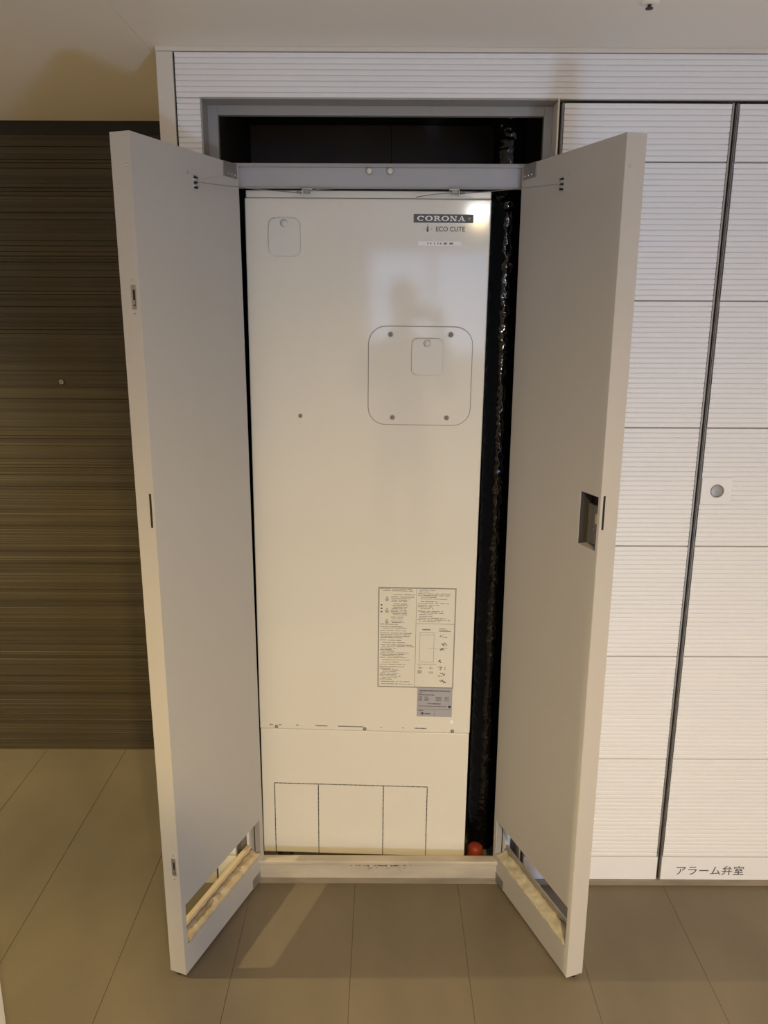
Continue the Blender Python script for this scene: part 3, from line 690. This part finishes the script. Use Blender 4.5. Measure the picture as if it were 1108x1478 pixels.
# ------------------------------------------------------------------ rest of the corridor (out of frame, seen only in reflections)
wl = box('wall_left', -1.30, -0.797, -1.25, -0.80, 0, 2.4, 'trimw', None, 0.002)
tag(wl, 'white painted wall end at the lower left edge', 'wall', kind='structure')
ws = empty('wall_opposite'); tag(ws, 'painted corridor wall opposite the closet', 'wall', kind='structure')
box('wall_panel', X0, -0.42, -4.60, -4.55, 0, 2.4, 'wallw', ws)
box('wall_panel', 0.62, X1, -4.60, -4.55, 0, 2.4, 'wallw', ws)
box('wall_panel', -0.42, 0.62, -4.60, -4.55, 0, 1.42, 'wallw', ws)
box('wall_panel', -0.42, 0.62, -4.60, -4.55, 2.26, 2.4, 'wallw', ws)

wn = empty('window_1', (0.10, -4.575, 1.84)); tag(wn, 'bluish lit frosted window in the opposite corridor wall', 'window', kind='structure')
M['pane'] = mat('lit_frosted_pane', (0.5, 0.55, 0.65), 0.4, vary=0.05, emit=((0.52, 0.66, 1.0), 4.0))
box('pane', -0.515, -0.02, -0.006, 0.004, -0.415, 0.415, 'pane', wn)
box('pane', 0.02, 0.515, -0.006, 0.004, -0.415, 0.415, 'pane', wn)
boxes('window_frame', [(-0.52, 0.52, -0.02, 0.02, 0.405, 0.42), (-0.52, 0.52, -0.02, 0.02, -0.42, -0.405), (-0.52, -0.505, -0.02, 0.02, -0.405, 0.405), (0.505, 0.52, -0.02, 0.02, -0.405, 0.405), (-0.022, 0.022, -0.02, 0.02, -0.405, 0.405)], 'alu', wn)
for x, y, lab in ((0.40, -2.93, 'round recessed ceiling downlight behind the viewer'), (-3.1, -0.40, 'round recessed ceiling downlight far left')):
    dl = empty('ceiling_downlight', (x, y, 2.4)); tag(dl, lab, 'ceiling light', 'recessed downlights')
    link('downlight_rim', lathe_mesh([(0.070, 0.0), (0.088, 0.0), (0.087, -0.006), (0.072, -0.010), (0.070, 0.0)], 28), 'sticker', dl)
    if 'lens' not in M: M['lens'] = mat('lit_lens', (0.9, 0.88, 0.8), 0.4, vary=0.02, emit=((1.0, 0.98, 0.92), 110.0))
    link('downlight_dome', lathe_mesh([(0.070, 0.0)] + [(0.070*math.cos(k*math.pi/16), -0.060*math.sin(k*math.pi/16)) for k in range(1, 8)] + [(0, -0.060)], 28), 'lens', dl)

# ------------------------------------------------------------------ the photographer, behind the camera, mirrored faintly in the tank front
def skin_mesh(name, verts, edges, radii, root=0, sub=2):
    me = bpy.data.meshes.new(name); me.from_pydata([Vector(v) for v in verts], edges, [])
    o = bpy.data.objects.new(name, me); COL.objects.link(o)
    sk_ = o.modifiers.new('skin', 'SKIN'); sk_.use_smooth_shade = True
    sb = o.modifiers.new('sub', 'SUBSURF'); sb.levels = sub; sb.render_levels = sub
    for k_, r in enumerate(radii):
        d_ = me.skin_vertices[0].data[k_]; d_.radius = r if isinstance(r, tuple) else (r, r); d_.use_root = (k_ == root)
    dg = bpy.context.evaluated_depsgraph_get(); dg.update()
    out = bpy.data.meshes.new_from_object(o.evaluated_get(dg))
    bpy.data.objects.remove(o)
    return out
M['cloth'] = mat('dark_jacket', (0.06, 0.06, 0.07), 0.8, vary=0.2, vscale=(20, 20, 20))
M['skin'] = mat('skin', (0.55, 0.36, 0.26), 0.5, vary=0.08, vscale=(20, 20, 20))
M['hair'] = mat('short_dark_hair', (0.02, 0.016, 0.013), 0.5, vary=0.3, vscale=(60, 60, 20))
PX, PY = -0.055, -2.66
pr = empty('person', (PX, PY, 0)); tag(pr, 'person in dark clothes holding up a phone, mirrored in the tank', 'person')
V = []; E_ = []; R_ = []
def nv(p, r, prev=None):
    V.append(p); R_.append(r)
    if prev is not None: E_.append((prev, len(V)-1))
    return len(V)-1
pel = nv((0, 0, 1.02), (0.155, 0.115)); wst = nv((0, 0.01, 1.18), (0.140, 0.105), pel); chs = nv((0, 0.0, 1.42), (0.165, 0.120), wst); shd = nv((0, -0.01, 1.56), (0.120, 0.085), chs)
nk = nv((0, 0.0, 1.66), 0.058, shd); ch_ = nv((0, 0.03, 1.745), (0.068, 0.075), nk); hd = nv((0, 0.02, 1.84), (0.078, 0.096), ch_); tp = nv((0, 0.01, 1.925), (0.062, 0.078), hd)
wristp = {}
for sx in (-1, 1):
    a = nv((sx*0.19, -0.01, 1.53), 0.068, shd); b = nv((sx*0.27, 0.09, 1.30), 0.050, a); c = nv((sx*0.17+0.08, 0.34, 1.56), 0.036, b); w_ = nv((sx*0.118+0.098, 0.415, 1.675), 0.029, c)
    wristp[sx] = V[w_]
    h1 = nv((sx*0.10, 0.0, 0.92), 0.095, pel); k1 = nv((sx*0.11, 0.02, 0.52), 0.066, h1); an = nv((sx*0.115, 0.0, 0.10), 0.044, k1); ft = nv((sx*0.12, 0.14, 0.045), (0.046, 0.040), an)
bd_ = link('body', skin_mesh('body', V, E_, R_), 'cloth', pr)
bd_.data.materials.append(M['skin'])
for p_ in bd_.data.polygons:
    cz = p_.center
    if cz.z > 1.64 and abs(cz.x) < 0.12 and cz.y < 0.2: p_.material_index = 1
# hands: palm with four fingers and a thumb each, holding the phone edges
for sx in (-1, 1):
    w_ = Vector(wristp[sx]); px_ = 0.1005 + sx*0.114
    HV = []; HE = []; HR = []
    def hv(p, r, prev=None):
        HV.append(p); HR.append(r)
        if prev is not None: HE.append((prev, len(HV)-1))
        return len(HV)-1
    r0 = hv(tuple(w_), 0.026); pm = hv((px_+sx*0.004, 0.435, 1.715), (0.032, 0.018), r0); kn = hv((px_, 0.448, 1.755), (0.036, 0.016), pm)
    for f_ in range(4):
        z_ = 1.728 + 0.021*f_; ln = (0.80, 0.95, 1.0, 0.88)[f_]
        a = hv((px_ - sx*0.002, 0.462, z_), 0.0095, kn); b = hv((px_ - sx*0.004, 0.462 + 0.018*ln, z_+0.003), 0.0088, a); hv((px_ - sx*(0.008+0.010*ln), 0.466 + 0.019*ln, z_+0.005), 0.0078, b)
    t1 = hv((px_ - sx*0.010, 0.440, 1.712), 0.0115, pm); t2 = hv((px_ - sx*0.020, 0.436, 1.735), 0.010, t1); hv((px_ - sx*0.030, 0.438, 1.757), 0.0085, t2)
    link('hand', skin_mesh('hand', HV, HE, HR), 'skin', pr)
# face and hair
hair = bmesh.new(); bmesh.ops.create_uvsphere(hair, u_segments=24, v_segments=14, radius=1.0)
for v in list(hair.verts):
    v.co = Vector((v.co.x*0.091, v.co.y*0.110 + 0.008, v.co.z*0.104 + 1.872))
bmesh.ops.delete(hair, geom=[v for v in hair.verts if v.co.z < 1.80 or (v.co.y > 0.055 and v.co.z < 1.915)], context='VERTS')
bmesh.ops.solidify(hair, geom=hair.faces[:], thickness=0.006)
link('hair', tomesh(hair, 'hair', True), 'hair', pr)
for sx in (-1, 1):
    link('ear', lathe_mesh([(0, -0.012), (0.016, -0.009), (0.024, 0.0), (0.014, 0.008), (0, 0.010)], 14, 'X'), 'skin', pr, (sx*0.086, 0.015, 1.825))
    link('eye', lathe_mesh([(0, 0.009), (0.008, 0.007), (0.011, 0.0), (0, 0.0)], 12, 'Y'), 'ink', pr, (sx*0.032, 0.108, 1.845))
link('nose', lathe_mesh([(0, 0.0), (0.016, 0.0), (0.013, 0.014), (0.006, 0.038), (0, 0.044)], 12), 'skin', pr, (0, 0.120, 1.800))
box('mouth', -0.024, 0.024, 0.100, 0.112, 1.768, 1.777, 'red', pr, 0.003)
ph = empty('phone', (0.0, -2.196, 1.735)); tag(ph, 'dark smartphone held up by the person facing the tank', 'phone')
box('phone_body', -0.036, 0.127, -0.004, 0.0035, -0.012, 0.070, 'logo', ph, 0.003)
box('phone_screen', -0.032, 0.123, -0.0046, -0.0038, -0.009, 0.067, 'black', ph)
